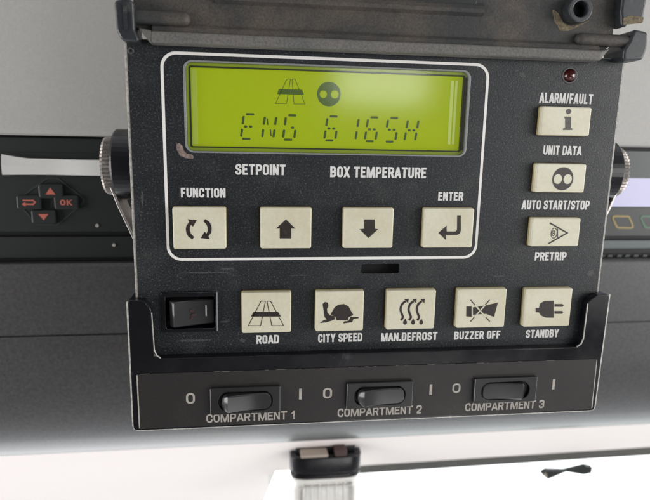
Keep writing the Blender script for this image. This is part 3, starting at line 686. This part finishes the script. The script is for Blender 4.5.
for n_, x0, x1 in (('1', -65.7, -32.6), ('2', -16.0, 17.5), ('3', 35.3, 68.7)):
    text('COMPARTMENT '+n_, x0, x1, 4.15, 7.6, H2, 'ink_grey', pl, 'pale words COMPARTMENT '+n_, w=.76, t=.18, gap=.14)

# ---- flip-up lid on the top edge, standing open
lid = plate('lid', [round_poly([(-86.2, 195, 4), (-86.0, 144.5, 3), (-80.6, 140.2, 2), (76, 139.9, 2), (82.0, 145.5, 1.5), (82.0, 151.0, .5), (82.0, 195, 4)], 2)], -1.0, 3.0, 'lid', cu, bevel=.4)
lid['label'] = 'open lid with dusty brown inside'
profile('lid_rim', [(1.0, 138.9), (5.6, 139.0), (6.3, 139.6), (6.2, 142.2), (5.4, 142.7), (1.0, 142.7)], -80.2, 76.2, 'lid_rim', lid)
bevel(lid.children[-1], .3, 2)
o = mesh('rim_corner', [(-84.3, 143.8, 4.0), (-84.0, 143.0, 5.6), (-81.0, 139.2, 5.8), (-80.2, 139.0, 5.6), (-80.2, 142.4, 6.2), (-80.2, 142.8, 4.9), (-84.3, 143.8, 0), (-84.0, 143.0, 0), (-81.0, 139.2, 0), (-80.2, 139.0, 0), (-80.2, 142.8, 0)],
     [(0, 1, 4, 5), (1, 2, 4), (2, 3, 4), (0, 6, 7, 1), (1, 7, 8, 2), (2, 8, 9, 3), (5, 10, 6, 0)], 'lid_rim', lid)
o = mesh('rim_corner', [(82.0, 143.8, 4.0), (79.8, 143.4, 5.6), (76.6, 139.4, 5.6), (76.2, 139.0, 5.6), (76.2, 142.2, 6.2), (76.2, 142.8, 4.9), (82.0, 143.8, 0), (79.8, 143.4, 0), (76.6, 139.4, 0), (76.2, 139.0, 0), (76.2, 142.8, 0)],
     [(0, 1, 4, 5), (1, 2, 4), (2, 3, 4), (0, 6, 7, 1), (1, 7, 8, 2), (2, 8, 9, 3), (5, 10, 6, 0)], 'lid_rim', lid)
profile('lid_step', [(2.9, 142.6), (5.2, 142.75), (4.7, 144.2), (3.6, 145.2), (2.9, 145.2)], -80.0, 76.0, 'lid', lid)
profile('lid_ridge', [(3.0, 152.4), (4.4, 153.4), (4.8, 154.6), (4.2, 155.8), (3.0, 157.0)], -60, 32, 'lid', lid)
bevel(lid.children[-1], .5, 3)
plate('lid_pocket', [round_poly([(-22, 156.6), (29.5, 156.0), (31.0, 190), (-22, 190)], 1.5)], 2.8, 3.4, 'unit', lid, bevel=.2)
def capsule(nm, x0, x1, z, r, h0, m, parent):
    vs = []; fs = []; n = 16; st = []
    for i in range(9): a = math.radians(90-90*i/8); st.append((x0+r-r*math.sin(a), r*math.cos(a)))
    for i in range(9): a = math.radians(90*i/8); st.append((x1-r+r*math.sin(a), r*math.cos(a)))
    for x, rad in st:
        for k in range(n): t = 2*math.pi*k/n; vs.append((x, z+rad*math.cos(t), h0+rad*math.sin(t)))
    for i in range(len(st)-1):
        for k in range(n): fs.append((i*n+k, i*n+(k+1) % n, (i+1)*n+(k+1) % n, (i+1)*n+k))
    return mesh(nm, vs, fs, m, parent, True)
capsule('hinge_barrel', -90, -68.0, 146.9, 2.3, 3.6, 'lid', lid)
capsule('hinge_barrel', 67.0, 88.5, 146.4, 2.2, 3.8, 'lid', lid)
b_ = plate('screw_boss', [circ(65.9, 155.7, 4.5, 40), circ(65.9, 155.7, 2.7, 40)], 3.0, 7.5, 'hinge', lid, bevel=.4)
plate('boss_hole', [circ(65.9, 155.7, 2.9, 40)], 3.0, 3.3, 'black', b_)
plate('dust_patch', [round_poly([(57.5, 156.5), (59, 152.0), (61.5, 149.0), (64.5, 149.2), (69.5, 151.4), (73, 153.6), (70, 152.2), (66, 150.6), (62.5, 151.6), (60, 155)], .8)], 3.0, 3.12, 'dust', lid)
# hinge knuckles that clasp the lid
def knuckle(pts, nm, h0=-6, h1=6.5, m='hinge'):
    return plate(nm, [round_poly(pts, 1.6)], h0, h1, m, cu, bevel=.9, res=3)
knuckle([(-91.3, 151.0), (-91.0, 142.3), (-89.6, 139.3), (-83.6, 138.8), (-85.2, 142.5), (-85.2, 151.0), (-87.5, 152.5)], 'hinge_knuckle')
k2 = knuckle([(84.6, 139.2), (92.4, 139.8), (93.6, 143.5), (93.3, 149.4), (87.8, 150.2), (86.3, 146.0), (84.6, 143.0)], 'hinge_knuckle')
k2.modifiers.clear()
profile('knuckle_rib', [(5.8, 142), (6.9, 142.4), (6.9, 149.6), (5.8, 150)], -88.6, -87.4, 'hinge', cu)
knuckle([(81.4, 195), (81.4, 156), (82.3, 150.8), (84.6, 150.8), (85.2, 153.2), (90.4, 153.2), (90.9, 160), (91.2, 195)], 'lid_arm', 1, 7.0)
plate('lid_arm_pad', [round_poly([(82.6, 151.2), (90.0, 152.2), (90.3, 154.2), (85, 154.4), (82.4, 153.6)], .6)], 6.9, 7.3, 'dust', cu, bevel=.1)
plate('housing_screw', [circ(-88.0, 137.0, 1.1, 18), circ(-88.0, 137.0, .5, 12)], -.1, .3, 'scuff', cu, bevel=.1)

# ---- side knobs, washers and the strap of the mount
def knob(sgn):
    n = 46; zc, hc = 98.4, -16.0; x0, x1 = 95.5, 101.6
    vs = []; fs = []
    prof = [(x0, 7.5), (x0, 9.9), (x0+.6, 10.2), (x1-.8, 10.2), (x1, 9.8), (x1, 6.0)]
    for x, r in prof:
        for i in range(n*2):
            a = 2*math.pi*i/(n*2); rr = r+(.5 if (i % 2 and r > 9.5) else 0); vs.append((sgn*x, zc+rr*math.cos(a), hc+rr*math.sin(a)))
    m_ = n*2
    for j in range(len(prof)-1):
        for i in range(m_): fs.append((j*m_+i, j*m_+(i+1) % m_, (j+1)*m_+(i+1) % m_, (j+1)*m_+i))
    fs += [tuple(range(m_)), tuple(range((len(prof)-1)*m_, len(prof)*m_))]
    k = mesh('thumb_knob', vs, fs, 'steel', cu)
    vs = []; fs = []; n = 48
    prof = [(90.2, 5), (90.2, 11.5), (91.2, 13.0), (97.0, 13.0), (97.8, 12.3), (97.8, 6)]
    for x, r in prof:
        for i in range(n): a = 2*math.pi*i/n; vs.append((sgn*x, zc+.4+r*math.cos(a), hc+r*math.sin(a)))
    for j in range(len(prof)-1):
        for i in range(n): fs.append((j*n+i, j*n+(i+1) % n, (j+1)*n+(i+1) % n, (j+1)*n+i))
    fs += [tuple(range(n)), tuple(range((len(prof)-1)*n, len(prof)*n))]
    mesh('washer', vs, fs, 'gloss', k, False)
    # strap of the U-shaped mount running down and inwards behind the case
    pts = [(99.2, 91.0), (96.9, 84.0), (93.0, 74.5), (90.5, 68.0)]
    vs = []; fs = []
    for x, z in pts:
        for dx in (0, 1.1):
            for h in (-8.5, -22): vs.append((sgn*(x-dx), z, h))
    for i in range(len(pts)-1):
        a = i*4; b = a+4
        fs += [(a, a+1, b+1, b), (a+2, b+2, b+3, a+3), (a, b, b+2, a+2), (a+1, a+3, b+3, b+1)]
    fs += [(0, 2, 3, 1), (12, 13, 15, 14)]
    bevel(mesh('mount_strap', vs, fs, 'strap', cu), .25, 2)
knob(-1); knob(1)
# arm of the mount that ties the unit to the console behind
box('mount_arm', -30, 30, 60, 90, -66.5, -36, 'unit', cu, 1.0)
